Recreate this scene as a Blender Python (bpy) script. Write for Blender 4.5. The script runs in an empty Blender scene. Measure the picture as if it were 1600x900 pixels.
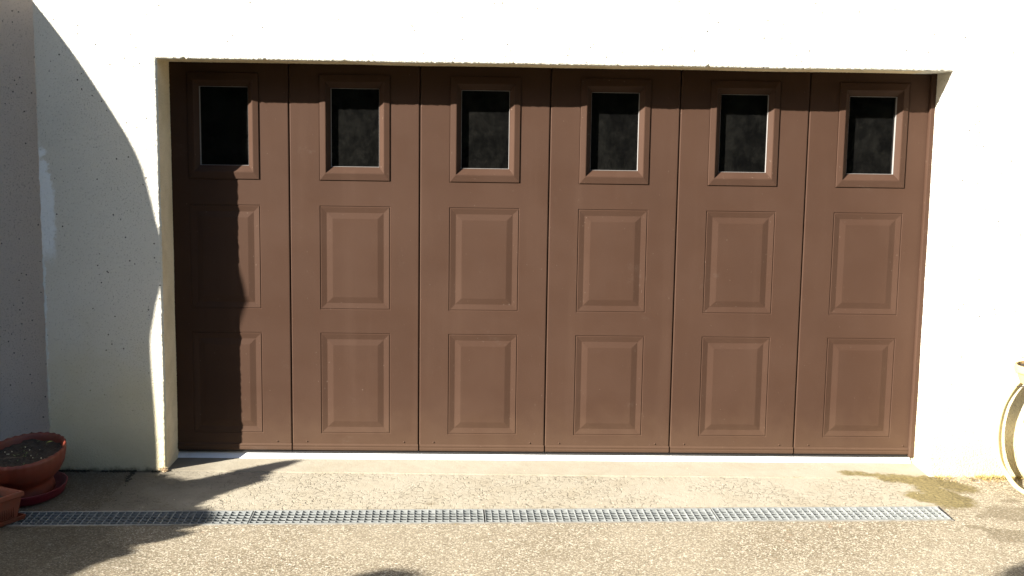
import bpy, bmesh, math, random
from mathutils import Vector, Matrix, noise
random.seed(7)
R = math.radians
scene = bpy.context.scene
C = scene.collection

# ---------------------------------------------------------------- camera
cam_d = bpy.data.cameras.new('camera'); cam = bpy.data.objects.new('camera', cam_d); C.objects.link(cam)
cam_d.sensor_width = 36; cam_d.lens = 1774.34 / 1600 * 36; cam_d.clip_start = .05; cam_d.clip_end = 500
yaw, pit, rol = R(1.499), R(-7.358), R(.8367)
fw = Vector((math.sin(yaw) * math.cos(pit), math.cos(yaw) * math.cos(pit), math.sin(pit)))
ri = Vector((math.cos(yaw), -math.sin(yaw), 0)); up = ri.cross(fw)
r2 = ri * math.cos(rol) + up * math.sin(rol); u2 = -ri * math.sin(rol) + up * math.cos(rol)
m = Matrix((r2, u2, -fw)).transposed().to_4x4(); m.translation = Vector((1.5955, -5.6376, 1.6172))
cam.matrix_world = m
scene.camera = cam

# ---------------------------------------------------------------- sky, sun, exposure
SUN = Vector((1.53, 1.0, -.91)).normalized()             # the way the light travels
w = bpy.data.worlds.new('World'); scene.world = w; w.use_nodes = True
wn = w.node_tree.nodes; wl = w.node_tree.links
sky = wn.new('ShaderNodeTexSky'); sky.sky_type = 'NISHITA'; sky.sun_disc = False
sky.sun_elevation = math.asin(-SUN.z); sky.sun_rotation = math.atan2(-SUN.x, -SUN.y)
wl.new(sky.outputs[0], wn['Background'].inputs[0]); wn['Background'].inputs[1].default_value = .05
sd = bpy.data.lights.new('sun', 'SUN'); sd.energy = 5.0; sd.angle = R(.53); sd.color = (1, .94, .84)
sun = bpy.data.objects.new('sun', sd); C.objects.link(sun)
sun.rotation_euler = SUN.to_track_quat('-Z', 'Y').to_euler(); sun.location = (-8, -8, 6)
scene.view_settings.view_transform = 'Standard'; scene.view_settings.look = 'None'
scene.view_settings.exposure = 2.2; scene.view_settings.gamma = 1
scene.render.engine = 'CYCLES'
scene.cycles.max_bounces = 8; scene.cycles.diffuse_bounces = 5

# ---------------------------------------------------------------- helpers
def link(name, bm_or_mesh, mat, parent=None, smooth=False):
    if isinstance(bm_or_mesh, bmesh.types.BMesh):
        me = bpy.data.meshes.new(name); bm_or_mesh.to_mesh(me); bm_or_mesh.free()
    else: me = bm_or_mesh
    mats = mat if isinstance(mat, (list, tuple)) else [mat]
    if not me.materials:
        for mm in mats: me.materials.append(mm)
    if smooth:
        for p in me.polygons: p.use_smooth = True
    o = bpy.data.objects.new(name, me); C.objects.link(o); o.parent = parent
    return o
def tag(o, label=None, cat=None, group=None, kind=None):
    if label: o['label'] = label
    if cat: o['category'] = cat
    if group: o['group'] = group
    if kind: o['kind'] = kind
    return o
def empty(name, loc=(0, 0, 0), rz=0):
    o = bpy.data.objects.new(name, None); C.objects.link(o); o.location = loc; o.rotation_euler = (0, 0, rz)
    o.empty_display_size = .1
    return o
def copy_tree(o, parent=None):
    c = o.copy(); C.objects.link(c); c.parent = parent
    for ch in [x for x in o.children]: copy_tree(ch, c)
    return c
def box(bm, x0, x1, y0, y1, z0, z1, bev=0, seg=1):
    vs = [bm.verts.new((x, y, z)) for z in (z0, z1) for y in (y0, y1) for x in (x0, x1)]
    fs = [(0, 2, 3, 1), (4, 5, 7, 6), (0, 1, 5, 4), (2, 6, 7, 3), (0, 4, 6, 2), (1, 3, 7, 5)]
    fc = [bm.faces.new([vs[i] for i in f]) for f in fs]
    if bev:
        es = list({e for f in fc for e in f.edges})
        bmesh.ops.bevel(bm, geom=es, offset=bev, segments=seg, affect='EDGES', profile=.5)
    return fc
def lathe(bm, prof, n, cx=0, cy=0, fn=None):
    rows = []
    for i, (r, z) in enumerate(prof):
        row = []
        for k in range(n):
            a = 2 * math.pi * k / n; rr, zz = (r, z) if fn is None else fn(i, r, z, a)
            row.append(bm.verts.new((cx + rr * math.cos(a), cy + rr * math.sin(a), zz)))
        rows.append(row)
    for i in range(len(rows) - 1):
        for k in range(n):
            bm.faces.new((rows[i][k], rows[i][(k + 1) % n], rows[i + 1][(k + 1) % n], rows[i + 1][k]))
    return rows
def tube(bm, pts, rad, n=8, cap=True):
    rings = []
    for i, p in enumerate(pts):
        p = Vector(p); a = Vector(pts[max(i - 1, 0)]); b = Vector(pts[min(i + 1, len(pts) - 1)])
        d = (b - a).normalized(); s = d.cross(Vector((.13, .2, .97))).normalized(); t = d.cross(s)
        r = rad(i / (len(pts) - 1)) if callable(rad) else rad
        rings.append([bm.verts.new(p + (s * math.cos(2 * math.pi * k / n) + t * math.sin(2 * math.pi * k / n)) * r) for k in range(n)])
    for i in range(len(rings) - 1):
        for k in range(n):
            bm.faces.new((rings[i][k], rings[i][(k + 1) % n], rings[i + 1][(k + 1) % n], rings[i + 1][k]))
    if cap: bm.faces.new(rings[0][::-1]); bm.faces.new(rings[-1])
def fb(v, s=1.0, oct=4, off=0):
    return noise.fractal(Vector((v[0] * s + off, v[1] * s - off, v[2] * s + off * .5)), 1.0, 2.0, oct)
def sst(a, b, x):
    t = min(1, max(0, (x - a) / (b - a))); return t * t * (3 - 2 * t)

# ---------------------------------------------------------------- material helper
class MT:
    def __init__(s, name, base=(.5, .5, .5), rough=.8, metal=0, spec=.5):
        s.m = bpy.data.materials.new(name); s.m.use_nodes = True
        s.n = s.m.node_tree.nodes; s.l = s.m.node_tree.links; s.b = s.n['Principled BSDF']
        s.b.inputs['Base Color'].default_value = (*base, 1); s.b.inputs['Roughness'].default_value = rough
        s.b.inputs['Metallic'].default_value = metal; s.b.inputs['Specular IOR Level'].default_value = spec
        s.geo = s.n.new('ShaderNodeNewGeometry'); s.pos = s.geo.outputs['Position']
    def obj(s):
        t = s.n.new('ShaderNodeTexCoord'); return t.outputs['Object']
    def put(s, sock, v):
        if hasattr(v, 'links'): s.l.new(v, sock)
        elif isinstance(v, (tuple, list)) and sock.type == 'RGBA': sock.default_value = (*v, 1)[:4]
        else: sock.default_value = v
    def noise(s, scale, detail=4, rough=.55, vec=None, dist=0):
        t = s.n.new('ShaderNodeTexNoise'); s.l.new(vec or s.pos, t.inputs['Vector'])
        t.inputs['Scale'].default_value = scale; t.inputs['Detail'].default_value = detail
        t.inputs['Roughness'].default_value = rough; t.inputs['Distortion'].default_value = dist
        return t.outputs['Fac']
    def voro(s, scale, feature='F1', out='Distance', vec=None, rnd=1):
        t = s.n.new('ShaderNodeTexVoronoi'); t.feature = feature; s.l.new(vec or s.pos, t.inputs['Vector'])
        t.inputs['Scale'].default_value = scale; t.inputs['Randomness'].default_value = rnd
        return t.outputs[out]
    def ramp(s, fac, stops, interp='LINEAR'):
        t = s.n.new('ShaderNodeValToRGB'); s.l.new(fac, t.inputs[0]); e = t.color_ramp.elements; t.color_ramp.interpolation = interp
        while len(e) < len(stops): e.new(.5)
        for k, (p, c) in enumerate(stops):
            e[k].position = p; e[k].color = (*c, 1) if isinstance(c, tuple) else (c, c, c, 1)
        return t.outputs[0]
    def math(s, op, a, b=0, c=0, clamp=False):
        t = s.n.new('ShaderNodeMath'); t.operation = op; t.use_clamp = clamp
        for i, v in enumerate((a, b, c)): s.put(t.inputs[i], v)
        return t.outputs[0]
    def mrange(s, v, a, b, c=0, d=1):
        t = s.n.new('ShaderNodeMapRange'); t.interpolation_type = 'SMOOTHSTEP'
        for i, q in enumerate((v, a, b, c, d)): s.put(t.inputs[i], q)
        return t.outputs[0]
    def mix(s, fac, a, b, mode='MIX'):
        t = s.n.new('ShaderNodeMix'); t.data_type = 'RGBA'; t.blend_type = mode
        s.put(t.inputs[0], fac); s.put(t.inputs[6], a); s.put(t.inputs[7], b); return t.outputs[2]
    def xyz(s, vec=None):
        t = s.n.new('ShaderNodeSeparateXYZ'); s.l.new(vec or s.pos, t.inputs[0]); return t.outputs
    def attr(s, name):
        t = s.n.new('ShaderNodeAttribute'); t.attribute_name = name; return t.outputs['Fac']
    def scalev(s, v, sc):
        t = s.n.new('ShaderNodeMapping'); s.l.new(v, t.inputs[0]); t.inputs['Scale'].default_value = sc; return t.outputs[0]
    def bump(s, h, dist=.002, strength=1):
        t = s.n.new('ShaderNodeBump'); s.put(t.inputs['Height'], h); t.inputs['Distance'].default_value = dist
        t.inputs['Strength'].default_value = strength
        if s.b.inputs['Normal'].links: s.l.new(s.b.inputs['Normal'].links[0].from_socket, t.inputs['Normal'])
        s.l.new(t.outputs[0], s.b.inputs['Normal'])
    def col(s, v): s.put(s.b.inputs['Base Color'], v)
    def rgh(s, v): s.put(s.b.inputs['Roughness'], v)

# cream roughcast render
def render_mat(name, base, dark, patch=False, dirt=True):
    t = MT(name, base, .92, spec=.25)
    big = t.noise(1.3, 5); c = t.mix(t.mrange(big, .35, .7), base, tuple(v * .93 for v in base))
    pit = t.noise(140, 2, .5); pitm = t.mrange(pit, .63, .68)
    fine = t.noise(420, 3, .6)
    c = t.mix(t.math('MULTIPLY', pitm, .5), c, dark)
    c = t.mix(t.mrange(fine, .3, .75, .0, .16), c, tuple(v * .72 for v in base))
    x, y, z = t.xyz()
    pv = t.voro(31); pits = t.math('MULTIPLY', t.mrange(pv, .09, .15, 1, 0), t.mrange(t.noise(9, 2), .51, .55))
    c = t.mix(t.math('MULTIPLY', pits, .93), c, (.04, .037, .03))
    if patch:                                              # pale blue-white touched-up strip beside the corner
        n = t.math('MULTIPLY', t.math('SUBTRACT', t.noise(30, 5), .5), .05)
        xe = t.math('ADD', x, n); ze = t.math('ADD', z, t.math('MULTIPLY', n, 3))
        mk = t.math('MULTIPLY', t.mrange(t.math('ADD', xe, t.math('MULTIPLY', t.mrange(ze, 1.38, 1.58), .045)), -.442, -.424, 1, 0), t.math('MULTIPLY', t.mrange(ze, .98, 1.12), t.mrange(ze, 1.50, 1.58, 1, 0)))
        low = t.math('MULTIPLY', t.mrange(xe, -.492, -.484, 1, 0), t.mrange(ze, 1.0, 1.1, .8, 0))
        c = t.mix(t.math('MULTIPLY', mk, .9), c, (.80, .84, .86))
        c = t.mix(low, c, (.70, .76, .78))
    if dirt:
        dn = t.noise(9, 6, .65)
        dm = t.math('MULTIPLY', t.mrange(t.math('SUBTRACT', z, t.math('MULTIPLY', dn, .22)), -.10, .12, 1, 0), .75)
        c = t.mix(dm, c, (.26, .21, .12))
        er = t.math('MULTIPLY', t.mrange(x, 3.9, 4.0), t.mrange(t.math('SUBTRACT', z, t.math('MULTIPLY', t.noise(7, 6, .7), .30)), -.12, .06, 1, 0))
        c = t.mix(t.math('MULTIPLY', er, .9), c, t.mix(t.mrange(t.noise(60, 4, .7), .4, .65), (.17, .125, .05), (.30, .25, .13)))
        gm = t.math('MULTIPLY', t.mrange(t.math('SUBTRACT', z, t.math('MULTIPLY', t.noise(5, 5), .5)), -.1, .6, 1, 0), .8)
        c = t.mix(gm, c, (.60, .54, .35))
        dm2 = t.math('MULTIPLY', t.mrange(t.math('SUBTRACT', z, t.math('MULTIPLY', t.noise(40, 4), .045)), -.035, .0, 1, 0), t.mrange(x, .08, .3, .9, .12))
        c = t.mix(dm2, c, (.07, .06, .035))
    t.col(c)
    t.bump(t.math('ADD', t.math('MULTIPLY', t.noise(130, 3, .6), .7), t.math('MULTIPLY', pitm, -.5)),   .0075, 1)
    t.bump(t.noise(420, 2), .0012, .8)
    t.bump(t.noise(9, 3), .006, .5)
    return t.m
M = {}
M['render'] = render_mat('cream_render', (.66, .64, .57), (.25, .24, .22), patch=True)
M['neighbour'] = render_mat('mauve_render', (.72, .63, .545), (.34, .30, .28), dirt=False)
t = MT('door_paint', (.05, .027, .018), .6, spec=.08)
o_ = t.pos
nz = t.noise(2.2, 4); c = t.mix(t.mrange(nz, .3, .7), (.0410, .0222, .0148), (.0465, .0258, .0175))
sp = t.noise(95, 2, .4); c = t.mix(t.mrange(sp, .74, .78, 0, .4), c, (.20, .155, .125))      # pale dust specks
x, y, z = t.xyz(); c = t.mix(t.mrange(t.math('SUBTRACT', z, t.math('MULTIPLY', t.noise(11, 5), .25)), -.12, .22, .45, 0), c, (.080, .050, .032))   # splash dirt near the ground
st = t.noise(1.0, 5, .6, t.scalev(t.pos, (9, 9, .7))); c = t.mix(t.mrange(st, .5, .8, 0, .25), c, (.068, .041, .029))
sc_ = t.noise(3.5, 6, .8, t.scalev(t.pos, (1, 1, 1.6))); c = t.mix(t.mrange(sc_, .60, .72, 0, .22), c, (.10, .075, .06))
sv = t.voro(1.7, 'DISTANCE_TO_EDGE', vec=t.scalev(t.pos, (1, 1, .8))); c = t.mix(t.math('MULTIPLY', t.mrange(sv, .0, .0022, 1, 0), t.mrange(t.noise(5, 3), .60, .72, 0, .16)), c, (.10, .075, .06))
t.col(c); t.rgh(t.mrange(t.noise(6, 4), .3, .7, .5, .68))
t.bump(t.noise(1.0, 3, .6, t.scalev(t.pos, (60, 60, 420))), .0004, .55); t.bump(t.noise(600, 2), .0003, .4); t.bump(t.noise(3, 2), .003, .35)
M['door'] = t.m
M['seal_dark'] = MT('black_rubber', (.012, .011, .012), .7).m
M['seal_light'] = MT('grey_glazing_seal', (.20, .19, .185), .5).m
t = MT('dark_glass', (.006, .007, .007), .03, spec=.55)
dg = t.noise(5, 6, .75, t.scalev(t.pos, (3, 3, 2.2))); t.col(t.mix(t.mrange(dg, .35, .8), (.002, .002, .002), (.008, .0078, .007)))
t.rgh(t.mrange(t.noise(5, 5, .7), .4, .75, .03, .16)); t.bump(t.noise(3, 1), .0015, .3)
M['glass'] = t.m
t = MT('white_threshold', (.82, .82, .82), .4); t.col(t.mix(t.mrange(t.noise(14, 6, .7), .5, .75, 0, .35), (.62, .63, .65), (.42, .39, .34))); M['white'] = t.m
t = MT('galvanised_steel', (.62, .63, .64), .5, .35)
t.col(t.mix(t.mrange(t.noise(28, 5), .35, .7), (.31, .325, .32), (.22, .235, .235))); t.rgh(t.mrange(t.noise(60, 3), .3, .7, .42, .62)); M['zinc'] = t.m
t = MT('channel_inside', (.06, .055, .05), .95); t.col(t.mix(t.noise(60, 4), (.07, .065, .055), (.03, .027, .024))); M['channel'] = t.m

def ground_mat(name, kind):
    t = MT(name, (.3, .25, .18), .9, spec=.3)
    st = t.attr('stain'); sd_ = t.attr('damp'); lw = t.attr('crumb')
    big = t.noise(1.1, 5, .6); med = t.noise(7, 5, .6)
    if kind == 'aggregate':
        cellc = t.voro(185, out='Color'); sep = t.n.new('ShaderNodeSeparateColor'); t.l.new(cellc, sep.inputs[0])
        d = t.voro(185, 'DISTANCE_TO_EDGE'); rnd = sep.outputs[0]
        c = t.ramp(rnd, [(0, (.065, .050, .034)), (.2, (.15, .122, .085)), (.5, (.265, .222, .158)), (.72, (.37, .32, .235)), (.86, (.54, .49, .385)), (1, (.74, .69, .58))])
        c = t.mix(t.mrange(d, .0, .12, .55, 0), c, (.10, .078, .048))
        c = t.mix(t.mrange(t.noise(45, 3), .35, .7, .45, 0), c, (.16, .128, .08))
        c = t.mix(t.mrange(t.noise(21, 2), .70, .76, 0, .5), c, (.28, .175, .105))
        c = t.mix(t.mrange(big, .3, .7, 0, .35), c, (.37, .325, .245))
        c = t.mix(t.mrange(med, .55, .8, 0, .4), c, (.14, .11, .068))
        t.bump(t.math('MINIMUM', t.math('MULTIPLY', d, 3.5), 1), .003, .9)
        t.bump(t.noise(260, 3), .001, .8); t.bump(t.noise(22, 3), .005, .6)
    else:
        c = t.mix(t.mrange(med, .3, .75), (.305, .278, .222), (.265, .236, .180))
        c = t.mix(t.mrange(big, .4, .72, 0, .5), c, (.325, .30, .245))
        c = t.mix(t.mrange(t.noise(300, 3, .7), .35, .7, .35, 0), c, (.14, .112, .07))
        if kind == 'stamped':
            wv = t.n.new('ShaderNodeVectorMath'); wv.operation = 'ADD'; nv = t.n.new('ShaderNodeTexNoise'); nv.inputs['Scale'].default_value = 18
            t.l.new(t.pos, nv.inputs['Vector']); sc = t.n.new('ShaderNodeVectorMath'); sc.operation = 'SCALE'; sc.inputs['Scale'].default_value = .035
            t.l.new(nv.outputs['Color'], sc.inputs[0]); t.l.new(t.pos, wv.inputs[0]); t.l.new(sc.outputs[0], wv.inputs[1])
            flat = t.scalev(wv.outputs[0], (1, 1, 0))
            d = t.voro(37, 'DISTANCE_TO_EDGE', vec=flat, rnd=.7)
            fade = t.mrange(t.noise(3.0, 4), .33, .60, .12, 1)
            brk = t.mrange(t.noise(40, 2), .4, .56)
            line = t.math('MULTIPLY', t.mrange(d, .02, .075, 1, 0), t.math('MULTIPLY', fade, brk))
            c = t.mix(t.math('MULTIPLY', line, .38), c, (.09, .07, .042))
            t.bump(t.math('SUBTRACT', 1, line), .004, .9)
            c = t.mix(t.mrange(t.noise(16, 3), .66, .74, 0, .35), c, (.34, .31, .26))
        t.bump(t.noise(210, 4, .65), .0014, .8); t.bump(t.noise(16, 3), .005, .6)
    # green-brown algae stain and damp patches with their own outlines
    gm = t.mrange(t.math('ADD', st, t.math('MULTIPLY', t.math('SUBTRACT', t.noise(34, 6, .75), .5), 1.3)), .34, .82)
    c = t.mix(t.math('MULTIPLY', gm, .92), c, t.mix(t.mrange(t.noise(70, 4), .3, .7), (.165, .13, .048), (.08, .06, .020)))
    dm = t.mrange(t.math('ADD', sd_, t.math('MULTIPLY', t.math('SUBTRACT', t.noise(30, 6, .75), .5), .9)), .38, .66)
    c = t.mix(t.math('MULTIPLY', dm, .5), c, (.085, .062, .03))
    em = t.mrange(t.math('ADD', lw, t.math('MULTIPLY', t.math('SUBTRACT', t.noise(90, 5, .7), .5), .9)), .5, .7)
    c = t.mix(t.math('MULTIPLY', em, .8), c, (.06, .045, .026))
    x_, y_, z_ = t.xyz()
    grime_shade = t.mrange(t.math('ADD', x_, t.math('MULTIPLY', t.noise(4, 5), .6)), .15, .8, .72, 0)     # dirt by the pots, with the corner's shade deepened in the colour
    c = t.mix(grime_shade, c, (.055, .046, .030))
    t.col(c)
    return t.m
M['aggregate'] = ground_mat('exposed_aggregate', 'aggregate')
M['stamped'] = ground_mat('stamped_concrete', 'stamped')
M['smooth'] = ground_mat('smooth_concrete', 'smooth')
t = MT('terracotta_plastic', (.36, .088, .036), .55)
t.col(t.mix(t.mrange(t.noise(12, 5, .6), .35, .75), (.150, .024, .010), (.115, .028, .016))); t.bump(t.noise(80, 3), .0006, .5); M['terra'] = t.m
t = MT('terracotta_orange', (.42, .13, .05), .7)
t.col(t.mix(t.mrange(t.noise(15, 5, .6), .4, .7), (.165, .034, .012), (.13, .040, .020))); t.bump(t.noise(120, 3), .0006, .5); M['terra2'] = t.m
M['maroon'] = MT('maroon_plastic', (.13, .008, .018), .45).m
t = MT('potting_soil', (.035, .024, .016), .95); t.col(t.mix(t.noise(90, 4), (.05, .036, .024), (.014, .010, .007))); t.bump(t.noise(120, 4), .006, 1); M['soil'] = t.m
t = MT('moss', (.04, .045, .018), .95); t.col(t.mix(t.noise(40, 3), (.022, .020, .010), (.008, .007, .004))); t.bump(t.noise(200, 3), .003, 1); M['moss'] = t.m
t = MT('loose_render_crumbs', (.42, .25, .13), .95); t.col(t.mix(t.noise(70, 3), (.46, .34, .21), (.17, .10, .05))); M['crumb'] = t.m
t = MT('dry_leaf', (.25, .15, .06), .8); t.col(t.mix(t.noise(30, 3), (.30, .20, .08), (.13, .10, .03))); M['dryleaf'] = t.m
t = MT('green_leaf', (.06, .09, .025), .55)
t.col(t.mix(t.noise(3, 3), (.045, .075, .02), (.085, .11, .03))); M['leaf'] = t.m
M['bark'] = MT('bark', (.12, .09, .06), .9).m
t = MT('cream_hose', (.60, .52, .26), .45); M['hose'] = t.m
t = MT('pale_glazed_pot', (.66, .60, .42), .5); t.col(t.mix(t.noise(12, 4), (.50, .46, .34), (.40, .34, .22))); M['palepot'] = t.m
M['iron'] = MT('dark_iron', (.05, .04, .035), .6).m
M['hedge'] = MT('far_foliage', (.03, .042, .016), .8).m

# ---------------------------------------------------------------- ground heights and layout
XL, XR, ZT, D = .0641, 3.8177, 1.9757, .2136
def gz(y): return .025 * max(min(y, .3), -2.0)
def dc(x): return -.841 + (x - .6) * .0338                 # drain centre line
HW = .093
def grid(x0, x1, ylo, yhi, nx, ny, dz=0, xf=None, wob=.0015):
    bm = bmesh.new(); rows = []
    for i in range(nx + 1):
        row = []
        for j in range(ny + 1):
            v = j / ny; x = x0 + (x1 - x0) * i / nx
            a = ylo(x) if callable(ylo) else ylo; b = yhi(x) if callable(yhi) else yhi
            y = a + (b - a) * v
            if xf: x = xf(x, y, i / nx)
            row.append(bm.verts.new((x, y, gz(y) + dz + wob * fb((x, y, 0), 2.0, 3))))
        rows.append(row)
    for i in range(nx):
        for j in range(ny): bm.faces.new((rows[i][j], rows[i + 1][j], rows[i + 1][j + 1], rows[i][j + 1]))
    # skirts so that the slabs have thickness
    def skirt(seq):
        low = [bm.verts.new((v.co.x, v.co.y, v.co.z - .05)) for v in seq]
        for k in range(len(seq) - 1): bm.faces.new((seq[k], seq[k + 1], low[k + 1], low[k]))
    skirt([r[0] for r in rows]); skirt([r[-1] for r in rows][::-1]); skirt(rows[0][::-1]); skirt(rows[-1])
    return bm
def seg_d(px, py, a, b):
    ax, ay = a; bx, by = b; t_ = max(0, min(1, ((px - ax) * (bx - ax) + (py - ay) * (by - ay)) / ((bx - ax) ** 2 + (by - ay) ** 2)))
    return math.hypot(px - ax - t_ * (bx - ax), py - ay - t_ * (by - ay))
STAIN = [((3.02, -.235), (3.25, -.245), .012), ((3.42, -.175), (3.80, -.26), .030), ((3.60, -.24), (3.80, -.34), .05), ((3.76, -.33), (3.79, -.60), .075), ((3.66, -.50), (3.80, -.58), .06), ((3.80, -.28), (3.92, -.38), .06), ((3.86, -.56), (3.80, -.44), .05)]
DAMP = [((1.10, -.735), (1.33, -.725), .010), ((1.36, -.65), (1.41, -.66), .008), ((3.35, -.655), (3.62, -.650), .007), ((3.72, -.905), (3.78, -.91), .018), ((3.78, -.92), (3.84, -1.00), .030), ((3.84, -1.00), (4.05, -1.06), .060), ((4.05, -1.06), (4.5, -1.10), .09), ((3.86, -.77), (4.0, -.73), .018), ((3.98, -.735), (4.4, -.78), .075), ((4.05, -.57), (4.10, -.56), .020)]
def crumbs(x, y):                                          # dirt gathered where the wall meets the ground
    c_ = 0
    if x < .06: c_ = max(c_, sst(.045, .0, -.2136 - y) * .9)
    if x > 3.85: c_ = max(c_, sst(.09, .0, abs(-.235 - y)) * (.45 + .25 * sst(4.0, 4.12, x)))
    return c_
def paint(o):
    me = o.data
    for nm, segs in (('stain', STAIN), ('damp', DAMP)):
        a = me.attributes.new(nm, 'FLOAT', 'POINT')
        for i, v in enumerate(me.vertices):
            x, y = v.co.x + .03 * fb(v.co, 9, 3, 3), v.co.y + .02 * fb(v.co, 9, 3, 7)
            if x < .9: continue
            a.data[i].value = max(sst(r_ * 2.6, 0, seg_d(x, y, p, q)) for p, q, r_ in segs)
    a = me.attributes.new('crumb', 'FLOAT', 'POINT')
    for i, v in enumerate(me.vertices): a.data[i].value = crumbs(v.co.x, v.co.y)
    return o
def crack_x(y): return -.095 + (-.25 - y) * .125
def lx(x, y, u): return x if u < 1 else crack_x(y) - .005 + .012 * fb((0, y, 0), 18, 4)
def right_x(y): return 3.832 + .016 * fb((1, y, 0), 7, 4)
def rx(x, y, u): return right_x(y) - .001 if u >= 1 else x if u > 0 else crack_x(y) + .005 + .012 * fb((5, y, 0), 18, 4)
def dl(x): return dc(x) + HW + .003 + .003 * fb((x, 0, 0), 9, 3)
def dlo(x): return dc(x) - HW - .003 + .003 * fb((x, 3, 0), 9, 3)
# apron between door and drain, pavement either side, driveway in front
tag(paint(link('concrete_apron', grid(-.1, 3.83, dl, .3, 300, 60, xf=rx), M['stamped'])), kind='structure')
tag(link('threshold_step', grid(.0641, 3.8177, lambda x: -.205 - .012 * min(x, 2) - .006 * x + .004 * fb((x, 1, 0), 6, 3), .3, 200, 12, dz=.0045, wob=.0008), M['smooth']), kind='structure')
paint(C.objects['threshold_step'])
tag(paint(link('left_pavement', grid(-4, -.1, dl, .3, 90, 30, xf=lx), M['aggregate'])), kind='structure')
tag(paint(link('right_pavement', grid(3.834, 5.4, lambda x: dc(3.7) - HW - .003, .3, 150, 100, xf=lambda x, y, u: x if u > 0 else (right_x(y) + .001 if y > dl(3.7) else 3.8325)), M['aggregate'])), kind='structure')
bm = grid(3.70, 3.832, lambda x: dc(3.7) - HW - .003, lambda x: dl(3.7), 12, 20)
tag(paint(link('drain_end_patch', bm, M['aggregate'])), kind='structure')
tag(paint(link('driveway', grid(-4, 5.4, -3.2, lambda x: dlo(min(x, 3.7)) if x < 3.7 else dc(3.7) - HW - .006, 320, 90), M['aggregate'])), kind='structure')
bm = bmesh.new()
vs = [bm.verts.new(p) for p in ((-60, -60, -.062), (60, -60, -.062), (60, 60, -.062), (-60, 60, -.062))]
for hx0, hx1, hy0, hy1 in ((-60, 60, -60, -3.2), (-60, -4, -3.2, 60), (5.4, 60, -3.2, 60)):
    q = [bm.verts.new(p) for p in ((hx0, hy0, -.052), (hx1, hy0, -.052), (hx1, hy1, -.052), (hx0, hy1, -.052))]; bm.faces.new(q)
for v in vs: bm.verts.remove(v)
t = MT('short_grass', (.05, .07, .022), .9); t.col(t.mix(t.noise(3, 5), (.035, .055, .016), (.075, .085, .03))); t.bump(t.noise(60, 4), .03, 1)
tag(link('ground', bm, t.m), kind='structure')
bm = bmesh.new(); q = [bm.verts.new(p) for p in ((-4.5, -3.4, -.19), (5.6, -3.4, -.19), (5.6, .6, -.19), (-4.5, .6, -.19))]; bm.faces.new(q)
tag(link('subsoil', bm, M['soil']), kind='structure')

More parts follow.
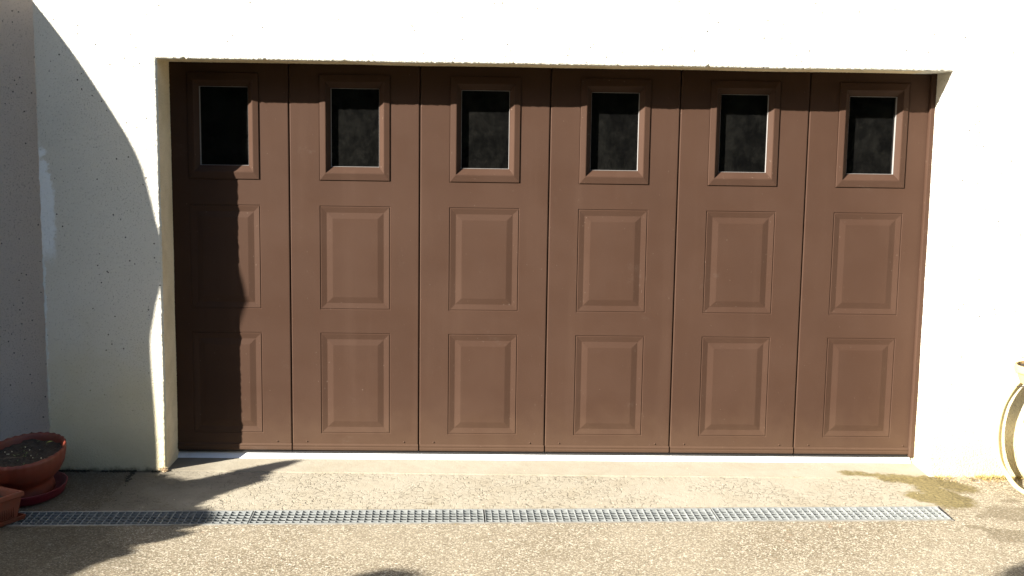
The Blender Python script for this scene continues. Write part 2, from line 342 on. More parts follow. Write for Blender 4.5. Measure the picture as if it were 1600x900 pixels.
# ---------------------------------------------------------------- house wall with the door opening
def wall_mesh():
    bm = bmesh.new()
    st_ = .0045; path = []
    n1 = int((ZT + .06) / st_); n2 = int((XR - XL) / st_)
    for i in range(n1 + 1): path.append((XL, -.06 + (ZT + .06) * i / n1, (-1, 0) if i < n1 else (-1, 1)))
    for i in range(1, n2 + 1): path.append((XL + (XR - XL) * i / n2, ZT, (0, 1) if i < n2 else (1, 1)))
    for i in range(1, n1 + 1): path.append((XR, ZT - (ZT + .06) * i / n1, (1, 0)))
    prof = [(.055, -D), (.012, -D), (.0035, -D + .0025), (0, -D + .011), (0, -D + .05), (0, -.10), (0, .03)]
    rows = []; mid = (XL + XR) / 2
    for k, (x, z, dr) in enumerate(path):
        a = .5 + fb((x, 0, z), 42, 4, 2) * 1.2; b = fb((x, 0, z), 190, 2, 9)
        spike = max(0, fb((x, 0, z), 24, 3, 31) - .46) * .03
        low = fb((x, 0, z), 2.2, 2, 4) * .0025
        row = []
        for j, (o, y) in enumerate(prof):
            oo = o
            if j in (1, 2, 3): oo = o - .0013 * a - .0022 * b + dr[1] * spike * .6 - (1 - dr[1]) * spike * .25
            elif j >= 4: oo = o + .0012 * b
            oo += low if j > 0 else 0
            yy = y - (.0012 * a if j in (1, 2) else 0) + (.0015 * b if j in (2, 3) else 0)
            row.append(bm.verts.new((x + dr[0] * oo, yy, z + dr[1] * oo)))
        rows.append(row)
    for k in range(len(rows) - 1):
        for j in range(len(prof) - 1):
            f = bm.faces.new((rows[k][j], rows[k][j + 1], rows[k + 1][j + 1], rows[k + 1][j])); f.smooth = j > 0; f.material_index = 1 if j >= 3 and rows[k][j].co.x < 3.7 else 0  # sunlit right jamb stays cream, shaded reveals take the bounce-tinted render
    # outer field
    T, Rr, B, o = 5.2, 11.0, -.06, .055
    def V(x, z, y=-D): return bm.verts.new((x, y, z))
    # ragged left corner of the pier
    zin = [rows[k][0].co.z for k in range(n1 + 1)]
    zs = zin + [zin[-1] + (T - zin[-1]) * i / 200 for i in range(1, 201)]
    lf = []
    for z in zs:
        w1 = .004 * fb((0, 0, z), 14, 4, 5) + .004 * fb((0, 0, z), 60, 3, 8) * (1 if z < 1.1 else .4)
        lf.append((V(-.486, z), V(-.496 + w1, z, -D + .001), V(-.4995 + w1, z, -D + .006), V(-.5, z, .4)))
    for i in range(len(lf) - 1):
        for j in range(3): bm.faces.new((lf[i][j], lf[i][j + 1], lf[i + 1][j + 1], lf[i + 1][j]))
    for k in range(n1): bm.faces.new((lf[k][0], lf[k + 1][0], rows[k + 1][0], rows[k][0]))
    up = [rows[n1][0]] + [V(rows[n1][0].co.x, z) for z in zs[n1 + 1:]]
    for k in range(200): bm.faces.new((lf[n1 + k][0], lf[n1 + k + 1][0], up[k + 1], up[k]))
    tp = [up[-1]] + [V(rows[n1 + k][0].co.x, T) for k in range(1, n2 + 1)]
    for k in range(n2): bm.faces.new((rows[n1 + k][0], tp[k], tp[k + 1], rows[n1 + k + 1][0]))
    ri_ = [V(Rr, rows[n1 + n2 + k][0].co.z) for k in range(n1 + 1)]
    for k in range(n1): bm.faces.new((rows[n1 + n2 + k][0], ri_[k], ri_[k + 1], rows[n1 + n2 + k + 1][0]))
    bm.faces.new((rows[n1 + n2][0], tp[-1], V(Rr, T), ri_[0]))
    bmesh.ops.recalc_face_normals(bm, faces=bm.faces)
    return bm
house = empty('house_wall', (0, 0, 0))
tag(house, 'cream roughcast house wall around the brown garage door', 'wall')
t = MT('warm_bounce_reveal', (.52, .42, .27), .92, spec=.2)  # warm bounce light painted into the colour of the shaded reveals
rc = t.mix(t.mrange(t.noise(7, 5), .35, .7), (.76, .64, .45), (.64, .53, .35)); t.col(t.mix(t.mrange(t.noise(140, 2, .5), .62, .68, 0, .4), rc, (.28, .2, .12)))
t.bump(t.noise(130, 3, .6), .004, 1); t.bump(t.noise(9, 3), .006, .6)
link('front_wall', wall_mesh(), [M['render'], t.m], house)
bm = bmesh.new()
box(bm, -.499, 11, .42, 5.5, -.06, 5.2); link('rear_wall', bm, M['render'], house)
bm = bmesh.new(); box(bm, -.9, 11.4, -.62, 5.9, 5.21, 5.36, .01); link('roof_slab', bm, M['render'], house)
bm = bmesh.new(); box(bm, -.2, 4.3, .085, .10, -.05, 2.4)
link('dark_backing', bm, M['seal_dark'], house)  # added black sheet standing in for the darkness behind the leaf seams

# neighbour's wall at the left, set back a little behind the pier
bm = bmesh.new(); rows = []
for i in range(61):
    x = -6 + 5.52 * i / 60
    rows.append([bm.verts.new((x, -.085 + .004 * fb((x, 0, j * .15), 1.5, 3), -.06 + 5.26 * j / 40)) for j in range(41)])
for i in range(60):
    for j in range(40): bm.faces.new((rows[i][j], rows[i + 1][j], rows[i + 1][j + 1], rows[i][j + 1]))
box(bm, -6, -.505, -.05, .4, -.06, 5.2)
nb = link('neighbouring_wall', bm, M['neighbour']); tag(nb, 'grey mauve rendered wall in shade, left of the cream pier and behind the round bowl', 'wall')

# unseen garden wall added on the left, end shaped to cast the curved shadow
prof = [(-.11, 2.70), (0, 2.66), (.2, 2.58), (.3218, 2.5252), (.4218, 2.4761), (.5016, 2.4277), (.5932, 2.3569), (.675, 2.2876), (.722, 2.24), (.7657, 2.1715), (.7932, 2.0856), (.8106, 2.02), (.8241, 1.9628), (.8420, 1.905), (.8580, 1.85), (.8640, 1.80), (.8560, 1.74), (.8400, 1.6723), (.8236, 1.6023), (.8120, 1.5429), (.8006, 1.4708), (.7895, 1.4045), (.784, 1.3464), (.7848, 1.2626), (.788, 1.1618), (.7933, 1.0688), (.7998, .8935), (.8018, .7512), (.802, -.05)]
fine = []
for k in range(len(prof) - 1):                             # Catmull-Rom through the profile
    p0, p1, p2, p3 = prof[max(k - 1, 0)], prof[k], prof[k + 1], prof[min(k + 2, len(prof) - 1)]
    for s_ in range(6):
        u = s_ / 6
        fine.append(tuple(.5 * (2 * p1[i] + (p2[i] - p0[i]) * u + (2 * p0[i] - 5 * p1[i] + 4 * p2[i] - p3[i]) * u * u + (3 * p1[i] - p0[i] - 3 * p2[i] + p3[i]) * u ** 3) for i in (0, 1)))
fine.append(prof[-1])
bm = bmesh.new()
def gw(t_, off): return (-.85 - .44 * t_ - off * .915, -.2136 - t_ + off * .40)
cols = [[bm.verts.new((*gw(t_, off), h)) for t_, h in fine] for off in (0, .2)]
inn = [[bm.verts.new((*gw(-.12, off), h)) for t_, h in fine] for off in (0, .2)]
for k in range(len(fine) - 1):
    for q in (0, 1): bm.faces.new((cols[q][k], cols[q][k + 1], inn[q][k + 1], inn[q][k]))
    bm.faces.new((cols[0][k], cols[1][k], cols[1][k + 1], cols[0][k + 1])); bm.faces.new((inn[0][k], inn[0][k + 1], inn[1][k + 1], inn[1][k]))
bm.faces.new((cols[0][0], inn[0][0], inn[1][0], cols[1][0])); bmesh.ops.recalc_face_normals(bm, faces=bm.faces)
tag(link('unseen_garden_wall', bm, M['neighbour']), 'unseen mauve garden wall added at the left, its swept end shaped to cast the curved shadow', 'wall')

# ---------------------------------------------------------------- garage door
W = .64
door = empty('garage_door', (0, 0, 0))
tag(door, 'brown garage door of six tall leaves, each with a small window and two embossed panels', 'garage door')
A0, A1 = .1460, .4955                                       # features across a leaf
F = [(.135, .6525), (.7695, 1.2885), (1.411, 1.932)]
def rect_loop(bm, x0, x1, z0, z1, y): return [bm.verts.new(p) for p in ((x0, y, z0), (x1, y, z0), (x1, y, z1), (x0, y, z1))]
def bridge(bm, a, b):
    for k in range(4): bm.faces.new((a[k], a[(k + 1) % 4], b[(k + 1) % 4], b[k]))
def leaf_bm():
    bm = bmesh.new(); x0, x1, zb, zt = .0022, W - .0022, .048, 2.06
    e = .0055
    cols = [x0 + e, A0, A1, x1 - e]
    def quad(a, b, c, d): bm.faces.new([bm.verts.new(p) for p in ((a, 0, c), (b, 0, c), (b, 0, d), (a, 0, d))])
    quad(cols[0], A0, zb, zt); quad(A1, cols[3], zb, zt)
    zz = [zb] + [v for p in F for v in p] + [zt]
    for k in range(0, 8, 2): quad(A0, A1, zz[k], zz[k + 1])
    for s, xa, xb in ((1, x0, cols[0]), (-1, cols[3], x1)):  # rounded leaf edges
        pts = [(x0 + e, 0), (x0 + .0022, .0012), (x0 + .0005, .0038), (x0, .007), (x0, .042)]
        if s < 0: pts = [(W - p[0], p[1]) for p in pts]
        for a, b in zip(pts, pts[1:]):
            f = bm.faces.new([bm.verts.new(p) for p in ((a[0], a[1], zb), (b[0], b[1], zb), (b[0], b[1], zt), (a[0], a[1], zt))])
    q = bm.faces.new([bm.verts.new(p) for p in ((x0, .0, zb), (x1, 0, zb), (x1, .042, zb), (x0, .042, zb))])
    return bm
def emboss_bm(z0, z1):
    bm = bmesh.new(); x0, x1 = A0, A1
    st_ = [(0, 0), (.0018, .0024), (.0052, .0026), (.0068, .0002), (.033, .0048), (.0345, .0048), (.061, .0004), (.064, .0)]
    loops = [rect_loop(bm, x0 + i, x1 - i, z0 + i, z1 - i, y) for i, y in st_]
    for a, b in zip(loops, loops[1:]): bridge(bm, a, b)
    bm.faces.new(loops[-1]); return bm
def frame_bm(z0, z1):
    bm = bmesh.new()
    st_ = [(0, 0, .002), (.0022, .0022, .002), (.0030, .0030, -.0030), (.0050, .0050, -.0052), (.030, .036, -.0098), (.0335, .0405, -.0092), (.0350, .043, -.0060), (.0560, .069, .014), (.0560, .069, .016)]
    loops = [rect_loop(bm, A0 + i, A1 - i, z0 + j, z1 - j, y) for i, j, y in st_]
    for a, b in zip(loops, loops[1:]): bridge(bm, a, b)
    return bm
def seal_bm(z0, z1):
    bm = bmesh.new(); st_ = [(.0562, .0692, .0135), (.0568, .0698, .0130), (.0574, .0704, .0145), (.0582, .0712, .030)]
    loops = [rect_loop(bm, A0 + i, A1 - i, z0 + j, z1 - j, y) for i, j, y in st_]
    for a, b in zip(loops, loops[1:]): bridge(bm, a, b)
    return bm
leaf = link('door_panel', leaf_bm(), M['door'], door)
link('embossed_panel', emboss_bm(*F[0]), M['door'], leaf); link('embossed_panel', emboss_bm(*F[1]), M['door'], leaf)
link('window_frame', frame_bm(*F[2]), M['door'], leaf)
link('glazing_seal', seal_bm(*F[2]), M['seal_light'], leaf)
bm = bmesh.new(); bm.faces.new(rect_loop(bm, A0 + .058, A1 - .058, F[2][0] + .071, F[2][1] - .071, .0290))
gz_ = link('window_pane', bm, M['glass'], leaf)
bm = bmesh.new()                                            # bottom rail with a small roll
rp = [(.0, .082), (-.0025, .0805), (-.0052, .0775), (-.0062, .073), (-.0050, .066), (-.0065, .062), (-.0065, .052), (-.003, .0478), (.02, .0478)]
a = [bm.verts.new((.0035, y, z)) for y, z in rp]; b = [bm.verts.new((W - .0035, y, z)) for y, z in rp]
for k in range(len(rp) - 1): bm.faces.new((a[k], b[k], b[k + 1], a[k + 1]))
bm.faces.new(a); bm.faces.new(b[::-1])
link('bottom_rail', bm, M['door'], leaf)
bm = bmesh.new(); box(bm, .002, W - .002, .006, .03, .035, .0478); link('rubber_strip', bm, M['seal_dark'], leaf)
bm = bmesh.new()
rw = lathe(bm, [(.0001, -.0036), (.0028, -.0030), (.0042, -.0012), (.0045, .0004)], 10)
for v in bm.verts: v.co = Vector((v.co.x, v.co.z, v.co.y))
scm = bpy.data.meshes.new('screw'); bm.to_mesh(scm); bm.free(); scm.materials.append(M['door'])
for sx in (.075, .565): s = link('screw', scm, M['door'], leaf, smooth=True); s.location = (sx, 0, .093)
for k in range(1, 6):
    c = copy_tree(leaf, door); c.location = (W * k, 0, 0); c.rotation_euler = (0, 0, R(random.uniform(-.05, .05)))
# slight differences of tilt between leaves' glass panes
for i, o in enumerate([o for o in C.objects if o.name.startswith('window_pane')]):
    o.rotation_euler = (R(random.uniform(-.12, .12)), 0, R(random.uniform(-.15, .15)))
    o.location = (0, .0006 * (i % 3), 0)
for nm, xa, xb in (('side_rail', XR - .024, XR + .03),):
    bm = bmesh.new(); box(bm, xa, xb, -.022, .03, .036, 2.06, .006, 2); link(nm, bm, M['door'], door)
bm = bmesh.new()
rp = [(-.009, .0005), (-.007, .006), (.030, .041), (.075, .041)]
a = [bm.verts.new((XL - .004, y, z)) for y, z in rp]; b = [bm.verts.new((XR - .008, y, z)) for y, z in rp]
for k in range(len(rp) - 1): bm.faces.new((a[k], b[k], b[k + 1], a[k + 1]))
bm.faces.new(a); bm.faces.new(b[::-1]); link('threshold_strip', bm, M['white'], door)

# ---------------------------------------------------------------- drainage channel
drain = empty('drainage_channel', (0, 0, 0)); tag(drain, 'galvanised grated drainage channel sunk across the ground in front of the garage door', 'drain')
ang = math.atan(.0338)
def chan_box(bm, x0, x1, o0, o1, z0, z1):
    vs = []
    for z in (z0, z1):
        for o in (o0, o1):
            for x in (x0, x1): y = dc(x) + o; vs.append(bm.verts.new((x, y, gz(y) + z)))
    for f in [(0, 2, 3, 1), (4, 5, 7, 6), (0, 1, 5, 4), (2, 6, 7, 3), (0, 4, 6, 2), (1, 3, 7, 5)]: bm.faces.new([vs[i] for i in f])
bm = bmesh.new(); chan_box(bm, -.42, 3.695, -HW, -HW + .012, -.10, .0005); chan_box(bm, -.42, 3.695, HW - .012, HW, -.10, .0005)
t = MT('dusty_steel', (.36, .34, .30), .8, .1); t.col(t.mix(t.mrange(t.noise(35, 5), .35, .7), (.23, .22, .195), (.15, .13, .095))); link('channel_rim', bm, t.m, drain)
bm = bmesh.new(); chan_box(bm, -.42, 3.695, -HW + .012, HW - .012, -.115, -.10); link('channel_floor', bm, M['channel'], drain)
bm = bmesh.new(); chan_box(bm, 3.6955, 3.6995, -HW, HW, -.10, .001); link('end_plate', bm, M['seal_dark'], drain)
half = HW - .0135; L = 1.006; NB = 33; pitch = L / NB
bm = bmesh.new(); box(bm, -.0011, .0011, -half + .002, half - .002, -.022, .0); crossm = bpy.data.meshes.new('cross_bar'); bm.to_mesh(crossm); bm.free(); crossm.materials.append(M['zinc'])
bm = bmesh.new(); box(bm, .003, L - .003, -.0012, .0012, -.0078, -.0006); longm = bpy.data.meshes.new('long_bar'); bm.to_mesh(longm); bm.free(); longm.materials.append(M['zinc'])
bm = bmesh.new()
box(bm, .002, L - .002, -half, -half + .0035, -.027, .001); box(bm, .002, L - .002, half - .0035, half, -.027, .001)
box(bm, .002, .0045, -half + .004, half - .004, -.027, .0008); box(bm, L - .0045, L - .002, -half + .004, half - .004, -.027, .0008)
gfm = bpy.data.meshes.new('grate'); bm.to_mesh(gfm); bm.free(); gfm.materials.append(M['zinc'])
joints = [-.418, .598, 1.614, 2.641]; spans = [1.014, 1.014, 1.025, 1.047]
offs = [(.0, 0), (.001, .001), (0, .0), (.0035, .0012)]
for gx, (oy, oz), spn in zip(joints, offs, spans):
    y0 = dc(gx) + oy
    g = link('grate', gfm, M['zinc'], drain); g.location = (gx + .002, y0, gz(y0) + oz)
    g.scale = (spn / L, 1, 1)
    g.rotation_euler = (R(1.43), -.025 * .0338, ang + R(random.uniform(-.04, .04)))
    for k in range(1, NB):
        c = link('cross_bar', crossm, M['zinc'], g); c.location = (k * pitch, 0, 0)
        c.rotation_euler = (0, 0, R(random.uniform(-.5, .5)))
    for o in (-.0495, -.0165, .0165, .0495):
        c = link('long_bar', longm, M['zinc'], g); c.location = (0, o, 0)

# ---------------------------------------------------------------- pots on the left
def soil_disc(r, z, n=40, rings=14, amp=.010):
    bm = bmesh.new(); rows = []
    for i in range(1, rings + 1):
        rr = r * i / rings
        rows.append([bm.verts.new((rr * math.cos(2 * math.pi * k / n), rr * math.sin(2 * math.pi * k / n), z + amp * fb((rr * math.cos(2 * math.pi * k / n), rr * math.sin(2 * math.pi * k / n), 0), 22, 4))) for k in range(n)])
    cv = bm.verts.new((0, 0, z))
    for k in range(n): bm.faces.new((cv, rows[0][k], rows[0][(k + 1) % n]))
    for i in range(rings - 1):
        for k in range(n): bm.faces.new((rows[i][k], rows[i + 1][k], rows[i + 1][(k + 1) % n], rows[i][(k + 1) % n]))
    return bm
def leaf_card(bm, p, d, up_, l, wd):
    d = d.normalized(); s = d.cross(up_).normalized() * wd; p = Vector(p); n_ = s.cross(d).normalized() * wd * .3
    v = [bm.verts.new(q) for q in (p, p + d * l * .45 + s + n_, p + d * l, p + d * l * .45 - s + n_)]
    bm.faces.new((v[0], v[1], v[2])); bm.faces.new((v[0], v[2], v[3]))
def rdir(z0=-1, z1=1):
    a = random.uniform(0, 2 * math.pi); z = random.uniform(z0, z1); r = math.sqrt(max(0, 1 - z * z)); return Vector((r * math.cos(a), r * math.sin(a), z))

BX, BY = -.476, -.545; bz = gz(BY)
bowl = empty('flower_bowl', (BX, BY, bz + .006)); bowl.scale = (1, 1.38, 1); bowl.rotation_euler = (R(5.0), 0, 0); tag(bowl, 'deep oval terracotta bowl with scalloped rim, filled with dark soil', 'plant pot')
def scal(i, r, z, a):
    if 8 <= i <= 12:
        w_ = math.cos(30 * a); return r + .0008 * w_ * (1 if i > 8 else .3), z + .0016 * w_ * (1 if i > 8 else .2)
    return r, z
bp = [(.001, .004), (.108, .004), (.114, .010), (.110, .030), (.104, .055), (.112, .072), (.140, .098), (.158, .132), (.166, .170), (.168, .192), (.168, .206), (.162, .208), (.156, .199), (.153, .183), (.148, .16)]
bm = bmesh.new(); lathe(bm, bp, 238, fn=scal); link('bowl', bm, M['terra'], bowl, smooth=True)
so = link('soil', soil_disc(.152, .176, amp=.016, n=60, rings=20), M['soil'], bowl, smooth=False)
bm = bmesh.new()
for k in range(22):
    a = random.uniform(0, 6.28); r_ = random.uniform(0, .14)
    leaf_card(bm, (r_ * math.cos(a), r_ * math.sin(a), .182), rdir(.05, .8), Vector((0, 0, 1)), random.uniform(.008, .024), .003)
link('seedlings', bm, M['leaf'], so)['kind'] = 'stuff'
bm = bmesh.new()
for k in range(12):
    a = random.uniform(0, 6.28); r_ = random.uniform(0, .14); p = Vector((r_ * math.cos(a), r_ * math.sin(a), .183)); r3 = random.uniform(.0015, .004)
    g_ = bmesh.ops.create_icosphere(bm, subdivisions=1, radius=r3)
    for v in g_['verts']: v.co += p
link('pebbles', bm, M['palepot'], so)['kind'] = 'stuff'
bm = bmesh.new(); leaf_card(bm, (.05, .09, .194), Vector((1, .25, .1)), Vector((0, 0, 1)), .030, .006)
t = MT('yellow_leaf', (.36, .36, .07), .6); link('fallen_leaf', bm, t.m, so)
sau = empty('plant_saucer', (BX + .004, BY - .015, bz)); sau.scale = (1, 1.36, 1); tag(sau, 'dark maroon oval saucer under the terracotta bowl', 'saucer')
bm = bmesh.new(); lathe(bm, [(.001, .001), (.142, .001), (.152, .006), (.163, .043), (.166, .046), (.159, .046), (.148, .010), (.138, .0055), (.001, .0055)], 96)
link('saucer_dish', bm, M['maroon'], sau, smooth=True)

# rectangular planter, corner towards the right
PR = R(-28)
pl = empty('rectangular_planter', (-.357, -.897, gz(-.9) + .002), PR)
tag(pl, 'rectangular orange terracotta planter with fluted sides on a tray, cut off by the left edge', 'planter')
# local frame: corner at origin, body extends to -x and -y
def taper_box(bm, cx, cy, hx0, hy0, hx1, hy1, z0, z1, loops=None):
    l = [(hx0, hy0, z0), (hx1, hy1, z1)] if loops is None else loops
    rows = [[bm.verts.new((cx + sx * hx, cy + sy * hy, z)) for sx, sy in ((-1, -1), (1, -1), (1, 1), (-1, 1))] for hx, hy, z in l]
    for a_, b_ in zip(rows, rows[1:]):
        for k in range(4): bm.faces.new((a_[k], a_[(k + 1) % 4], b_[(k + 1) % 4], b_[k]))
    bm.faces.new(rows[0][::-1]); return rows
pcx, pcy = -.275, -.105
bm = bmesh.new(); taper_box(bm, pcx, pcy, 0, 0, 0, 0, 0, 0, [(.252, .094, .014), (.266, .106, .102), (.272, .112, .104), (.275, .115, .108), (.275, .115, .124), (.271, .111, .127), (.263, .103, .126), (.259, .099, .118), (.254, .094, .09)])
bmesh.ops.bevel(bm, geom=[e for e in bm.edges if abs(e.verts[0].co.z - e.verts[1].co.z) > .0005 or True][:0], offset=.002)
pb = link('planter_box', bm, M['terra2'], pl)
bm = bmesh.new()
for k in range(17):
    y = pcy - .072 + .009 * k; u = 1 - abs(k - 8) / 30
    box(bm, pcx + .250, pcx + .2605, y - .0022, y + .0022, .022, .070 + .02 * math.sin(k * math.pi / 16), .001)
for k in range(44):
    x = pcx - .22 + .0102 * k
    box(bm, x - .0025, x + .0025, pcy - .1005, pcy - .088, .022, .072 + .012 * math.sin(k * math.pi / 11), .001)
link('fluting', bm, M['terra2'], pb)['kind'] = 'stuff'
bm = bmesh.new(); taper_box(bm, pcx, pcy, 0, 0, 0, 0, 0, 0, [(.262, .106, .0), (.270, .114, .003), (.276, .119, .018), (.277, .120, .021), (.272, .115, .0215), (.262, .105, .006), (.22, .07, .0055)])
link('tray', bm, M['terra2'], pl)
bm = bmesh.new(); rows = [[bm.verts.new((pcx - .25 + .5 * i / 24, pcy - .088 + .176 * j / 9, .094 + .012 * fb((i * .02, j * .02, 4), 24, 4))) for j in range(10)] for i in range(25)]
for i in range(24):
    for j in range(9): bm.faces.new((rows[i][j], rows[i + 1][j], rows[i + 1][j + 1], rows[i][j + 1]))
link('soil', bm, M['soil'], pl)

# ---------------------------------------------------------------- right edge: hose, hanging pot, pale pot
def spline(pts, n=10):
    out = []
    for k in range(len(pts) - 1):
        p0, p1, p2, p3 = pts[max(k - 1, 0)], pts[k], pts[k + 1], pts[min(k + 2, len(pts) - 1)]
        for s_ in range(n):
            u = s_ / n; out.append(tuple(.5 * (2 * p1[i] + (p2[i] - p0[i]) * u + (2 * p0[i] - 5 * p1[i] + 4 * p2[i] - p3[i]) * u * u + (3 * p1[i] - p0[i] - 3 * p2[i] + p3[i]) * u ** 3) for i in (0, 1, 2)))
    out.append(pts[-1]); return out
hs = empty('garden_hose', (4.4, -.25, 0)); tag(hs, 'cream garden hose coiled in a loop, leaning on the wall at the right edge', 'hose')
for q in range(3):
    e = q * .010; yo = -.010 * q
    pts = [(4.50, -.245 + yo, .575 + e), (4.40, -.242 + yo, .570 + e), (4.30, -.242 + yo, .53 + e), (4.235 - e, -.245 + yo, .475 + e * .6), (4.178 - e, -.25 + yo, .400), (4.150 - e, -.253 + yo, .310), (4.142 - e, -.258 + yo, .205), (4.152 - e * .8, -.275 + yo, .10), (4.165 - e * .6, -.33 + yo, .032 + .006 * q), (4.168 - e * .5, -.44 + yo, .004 + .004 * q), (4.19, -.56 - e, .0 + .003 * q), (4.28, -.66 - e, -.003 + .003 * q), (4.42, -.68 - e, -.004 + .003 * q), (4.56, -.60 - e, 0), (4.66, -.42, .02), (4.70, -.30, .12), (4.70, -.27, .30), (4.64, -.25, .46), (4.56, -.247, .545), (4.50, -.245 + yo, .585 + e)]
    pts = [(x - 4.4, y + .25, z) for x, y, z in pts]
    bm = bmesh.new(); tube(bm, spline(pts, 8), .0105, 10); link('hose_coil', bm, M['hose'], hs, smooth=True)
t = MT('ochre_clay', (.46, .30, .13), .8); t.col(t.mix(t.mrange(t.noise(15, 5), .4, .7), (.48, .32, .14), (.38, .22, .10))); M['ochre'] = t.m
pot = empty('hanging_pot', (4.298, -.355, .497)); tag(pot, 'small ochre terracotta pot with banded rim hung on the wall above the hose', 'plant pot')
bm = bmesh.new(); lathe(bm, [(.001, 0), (.105, 0), (.110, .004), (.128, .055), (.137, .056), (.139, .062), (.140, .088), (.136, .092), (.128, .091), (.124, .075)], 48); link('pot_body', bm, M['ochre'], pot, smooth=False)
pot['kind'] = ''; del pot['kind']
sl = soil_disc(.125, .078, 24, 6, .006); link('soil', sl, M['soil'], pot)
bm = bmesh.new(); tube(bm, [(.0, .14, .03), (.06, .125, .03), (.12, .06, .03), (.125, 0, .03)], .003, 6); tube(bm, [(0, .14, .03), (0, .14, -.09), (-.09, 0, -.012), (-.135, .0, -.010)], .0035, 6); link('wall_bracket', bm, M['iron'], pot)
bm = bmesh.new()
for k in range(90):
    a = random.uniform(0, 6.28); r_ = random.uniform(0, .11); leaf_card(bm, (r_ * math.cos(a), r_ * math.sin(a), .08 + random.uniform(0, .05)), rdir(.1, .9), Vector((.1, 0, 1)), random.uniform(.03, .075), .008)
link('plant', bm, M['leaf'], pot)
pp = empty('pale_pot', (4.335, -.36, gz(-.36))); tag(pp, 'pale cream round pot on the ground inside the loop of the hose', 'plant pot')
bm = bmesh.new(); lathe(bm, [(.001, .001), (.075, .001), (.085, .01), (.125, .09), (.142, .17), (.140, .23), (.120, .285), (.118, .30), (.126, .31), (.118, .313), (.108, .30), (.10, .27)], 48); link('pot_body', bm, M['palepot'], pp, smooth=True)
link('soil', soil_disc(.106, .275, 24, 5, .005), M['soil'], pp)

# ---------------------------------------------------------------- moss, crumbs and litter where wall meets ground
def clod(bm, p, r):
    g = bmesh.ops.create_icosphere(bm, subdivisions=1, radius=r)
    q = Vector((random.random() * 9, random.random() * 9, 0))
    for v in g['verts']:
        n_ = v.co.normalized(); v.co = Vector(p) + Vector((v.co.x * random.uniform(.8, 1.3), v.co.y, v.co.z * .6)) * (1 + .5 * noise.noise(n_ * 2 + q))
bm = bmesh.new()
for k in range(520):
    x = random.uniform(-.5, .03); y = -.2136 - abs(random.gauss(0, .008)) - .002
    if fb((x, 0, 0), 9, 3) < -.22: continue
    clod(bm, (x, y, gz(y) + random.uniform(-.002, .005)), random.uniform(.002, .0065))
for k in range(260):
    y = random.uniform(-.74, -.235); x = crack_x(y) + random.gauss(0, .006) + .01 * fb((0, y, 0), 18, 4)
    if y < -.45 and random.random() < .6: continue
    clod(bm, (x, y, gz(y) - .001), random.uniform(.002, .007 if y > -.38 else .004))
tag(link('moss', bm, M['moss']), 'dark moss and dirt along the foot of the left pier and down the crack', 'moss', kind='stuff')
bm = bmesh.new()
for k in range(60):
    x = XL - .012 + random.gauss(0, .010); y = -D - abs(random.gauss(0, .007)); clod(bm, (x, y, gz(y) + abs(random.gauss(0, .008))), random.uniform(.002, .0055))
for k in range(260):
    x = random.uniform(3.86, 4.2) + random.random() * .1; y = -.2136 - abs(random.gauss(0, .045))
    clod(bm, (x, y, gz(y)), random.uniform(.0015, .0045))
tag(link('loose_crumbs', bm, M['crumb']), 'broken render crumbs at the foot of the door jambs', 'crumbs', kind='stuff')
bm = bmesh.new()
for k in range(46):
    x = random.uniform(4.0, 4.22); y = -.225 - abs(random.gauss(0, .03)); leaf_card(bm, (x, y, gz(y) + .003), rdir(-.05, .45), Vector((0, 0, 1)), random.uniform(.012, .03), .004)
for k in range(26):
    x = random.uniform(.3, 3.7); y = random.uniform(-1.3, -.1)
    if abs(y - dc(x)) < .1: continue
    leaf_card(bm, (x, y, gz(y) + .006), rdir(-.02, .15), Vector((0, 0, 1)), random.uniform(.008, .018), .003)
tag(link('leaf_litter', bm, M['dryleaf']), 'dry leaf scraps scattered on the ground by the right wall and apron', 'litter', kind='stuff')
bm = bmesh.new()
for k in range(420):
    x = random.uniform(3.85, 4.3); y = -.217 - abs(random.gauss(0, .028)); d = Vector((random.uniform(-.8, .8), random.uniform(-.8, .2), random.uniform(.15, 1)))
    if fb((x, 0, 0), 7, 2, 3) < -.1 and x < 4.05: continue
    leaf_card(bm, (x, y, gz(y)), d, Vector((.3, 1, .2)), random.uniform(.008, .026), .0016)
t = MT('dry_grass', (.34, .26, .09), .8); t.col(t.mix(t.noise(50, 2), (.40, .31, .10), (.20, .15, .05)))
tag(link('dry_grass', bm, t.m), 'short dry ochre grass growing along the foot of the right wall', 'grass', kind='stuff')
bm = bmesh.new()
for k in range(90):
    x = random.uniform(.1, 4.4); y = random.uniform(-1.5, -.1)
    if abs(y - dc(x)) < .1 and x < 3.7: continue
    clod(bm, (x, y, gz(y) + .0055), random.uniform(.0012, .0032))
tag(link('small_stones', bm, M['palepot']), 'tiny pale stones scattered over the apron and driveway', 'stones', kind='stuff')

# ---------------------------------------------------------------- plants outside the frame whose shade falls on the ground
def inside(p, poly):
    x, y = p; c_ = False; j = len(poly) - 1
    for i in range(len(poly)):
        if (poly[i][1] > y) != (poly[j][1] > y) and x < (poly[j][0] - poly[i][0]) * (y - poly[i][1]) / (poly[j][1] - poly[i][1]) + poly[i][0]: c_ = not c_
        j = i
    return c_
LV = Vector((-1.53, -1.0, .91))
def crown(poly, t0, t1, n, size, bm):
    xs = [p[0] for p in poly]; ys = [p[1] for p in poly]; k = 0
    while k < n:
        x, y = random.uniform(min(xs), max(xs)), random.uniform(min(ys), max(ys))
        if not inside((x, y), poly): continue
        k += 1; t_ = random.uniform(t0, t1); d = rdir(); l = random.uniform(.6, 1.2) * size
        p = Vector((x, y, gz(y))) + LV * t_
        leaf_card(bm, p - d * l * .5, d, rdir(), l, l * random.uniform(.16, .28))
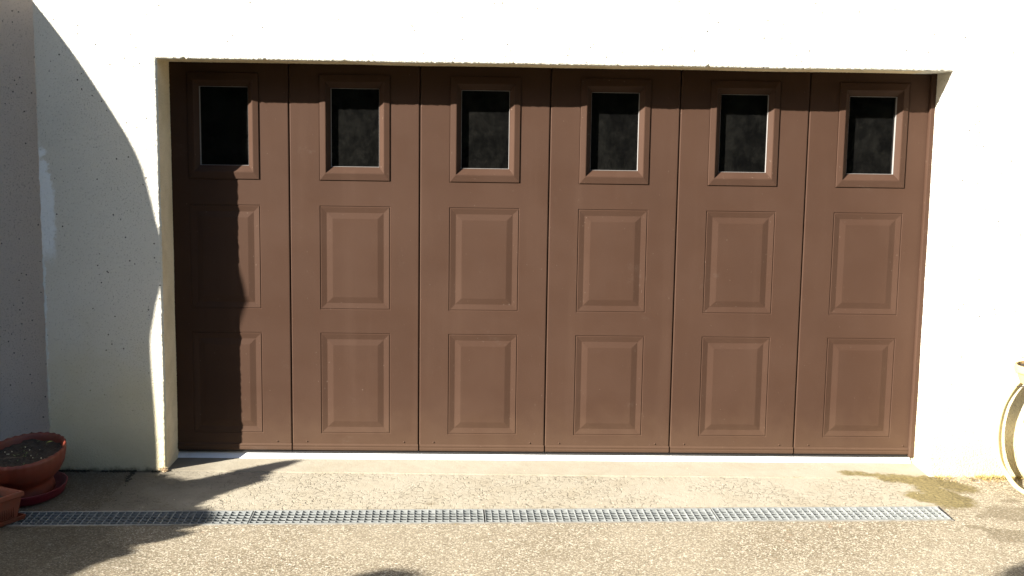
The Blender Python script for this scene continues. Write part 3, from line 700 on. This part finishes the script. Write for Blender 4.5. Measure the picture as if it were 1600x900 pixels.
sh = [(-.02, -.25), (.05, -.27), (.175, -.372), (.27, -.315), (.338, -.272), (.399, -.205), (.483, -.150), (.566, -.085), (.637, -.035), (.69, -.035), (.64, -.11), (.58, -.195), (.535, -.275), (.55, -.335), (.52, -.39), (.46, -.44), (.42, -.52), (.37, -.58), (.345, -.65), (.32, -.70), (.42, -.80), (.43, -.88), (.40, -.95), (.30, -.98), (.37, -1.04), (.32, -1.10), (.25, -1.145), (.16, -1.16), (.20, -1.25), (.12, -1.33), (.05, -1.45), (-.02, -1.6), (-.4, -1.8), (-1.1, -1.6), (-1.15, -.98)]
bush = empty('tall_shrub', (-2.75, -2.35, -.05)); tag(bush, 'tall dense leafy shrub standing beyond the end of the garden wall at the left', 'shrub')
bm = bmesh.new(); crown(sh, 1.25, 1.75, 14500, .062, bm)
for v in bm.verts: v.co -= bush.location
link('foliage', bm, M['leaf'], bush)
bm = bmesh.new()
tips = [(.55, -.12), (.40, -.30), (.30, -.55), (.35, -.88), (.1, -1.2), (-.2, -.9), (-.5, -1.3), (-.6, -.9), (0, -.5)]
for tx, ty in tips:
    e = Vector((tx, ty, 0)) + LV * 1.45 - bush.location; b0 = Vector((random.uniform(-.06, .06), random.uniform(-.06, .06), 0))
    mid = b0.lerp(e, .5) + Vector((0, 0, .12)); tube(bm, [b0, b0.lerp(mid, .5) + Vector((0, 0, .1)), mid, e], lambda u: .016 * (1 - u) + .004, 6)
link('stems', bm, M['bark'], bush)
tree = empty('overhanging_tree', (-4.2, -7.4, -.05)); tag(tree, 'broad leafy tree spreading over the driveway opposite the garage door', 'tree')
bm = bmesh.new()
b1 = [(1.08, -1.52), (1.14, -1.46), (1.20, -1.425), (1.27, -1.405), (1.325, -1.43), (1.36, -1.47), (1.42, -1.8), (1.0, -1.8)]
b2 = [(3.60, -1.46), (3.70, -1.36), (3.80, -1.31), (3.95, -1.27), (4.2, -1.5), (3.8, -1.8), (3.5, -1.7)]
b3 = [(.2, -1.53), (.5, -1.52), (.9, -1.53), (1.05, -1.6), (1.0, -1.9), (.1, -1.9)]
b4 = [(2.0, -1.62), (2.8, -1.62), (2.8, -1.9), (2.0, -1.9)]
for b_, n_ in ((b1, 620), (b2, 1100), (b3, 500)): crown(b_, 2.4, 3.0, n_, .07, bm)
b5 = [(-2.0, -1.75), (-.3, -1.78), (.2, -1.62), (.9, -1.57), (1.3, -1.60), (1.8, -1.72), (2.3, -1.66), (2.8, -1.75), (3.3, -1.64), (3.7, -1.55), (4.3, -1.5), (5.5, -1.7), (6.5, -2.2), (6.5, -5.6), (3.0, -6.2), (-1.0, -5.5), (-2.5, -3.5)]
crown(b5, 2.9, 3.7, 17000, .20, bm)
for k in range(5000):
    d = rdir(); r_ = random.uniform(.4, 1) ** .5; p = Vector((-4.2, -7.6, 2.9)) + Vector((d.x * 1.3, d.y * 1.0, d.z * .9)) * r_
    leaf_card(bm, p, rdir(), rdir(), .11, .025)
for v in bm.verts: v.co -= tree.location
link('crown', bm, M['leaf'], tree)
bm = bmesh.new(); tube(bm, [(0, 0, 0), (.05, .1, 1), (0, 0, 2), (.1, .1, 3), (.1, 0, 3.9)], lambda u: .11 - .08 * u, 10)
for b_ in (b1, b2, b3):
    cx = sum(p[0] for p in b_) / len(b_); cy = sum(p[1] for p in b_) / len(b_); e = Vector((cx, cy - .1, 0)) + LV * 2.7 - tree.location
    tube(bm, [(.05, .05, 1.9), Vector((.05, .05, 2.1)).lerp(e, .5) + Vector((0, 0, .25)), e], lambda u: .04 - .033 * u, 7)
link('trunk', bm, M['bark'], tree)

# distant belt of trees behind the viewer: what the little windows mirror
bm = bmesh.new()
for k in range(30000):
    x = random.uniform(-18, 24); h = 11.0 + 3.0 * fb((x, 0, 0), .2, 3); z = random.uniform(0, h)
    y = -19 + 1.8 * fb((x, 0, z), .5, 3) + random.uniform(-1.2, .3)
    leaf_card(bm, (x, y, z), rdir(), rdir(), random.uniform(.45, .8), .2)
for i in range(42):
    x = -18 + i; q = [bm.verts.new(p) for p in ((x, -20.3, -.05), (x + 1, -20.3, -.05), (x + 1, -20.5, 9.6 + 3 * fb((x + 1, 0, 0), .2, 3)), (x, -20.5, 9.6 + 3 * fb((x, 0, 0), .2, 3)))]; bm.faces.new(q)
tag(link('tree_belt', bm, M['hedge']), 'far belt of dark green trees across the way, facing the house', 'trees', kind='stuff')
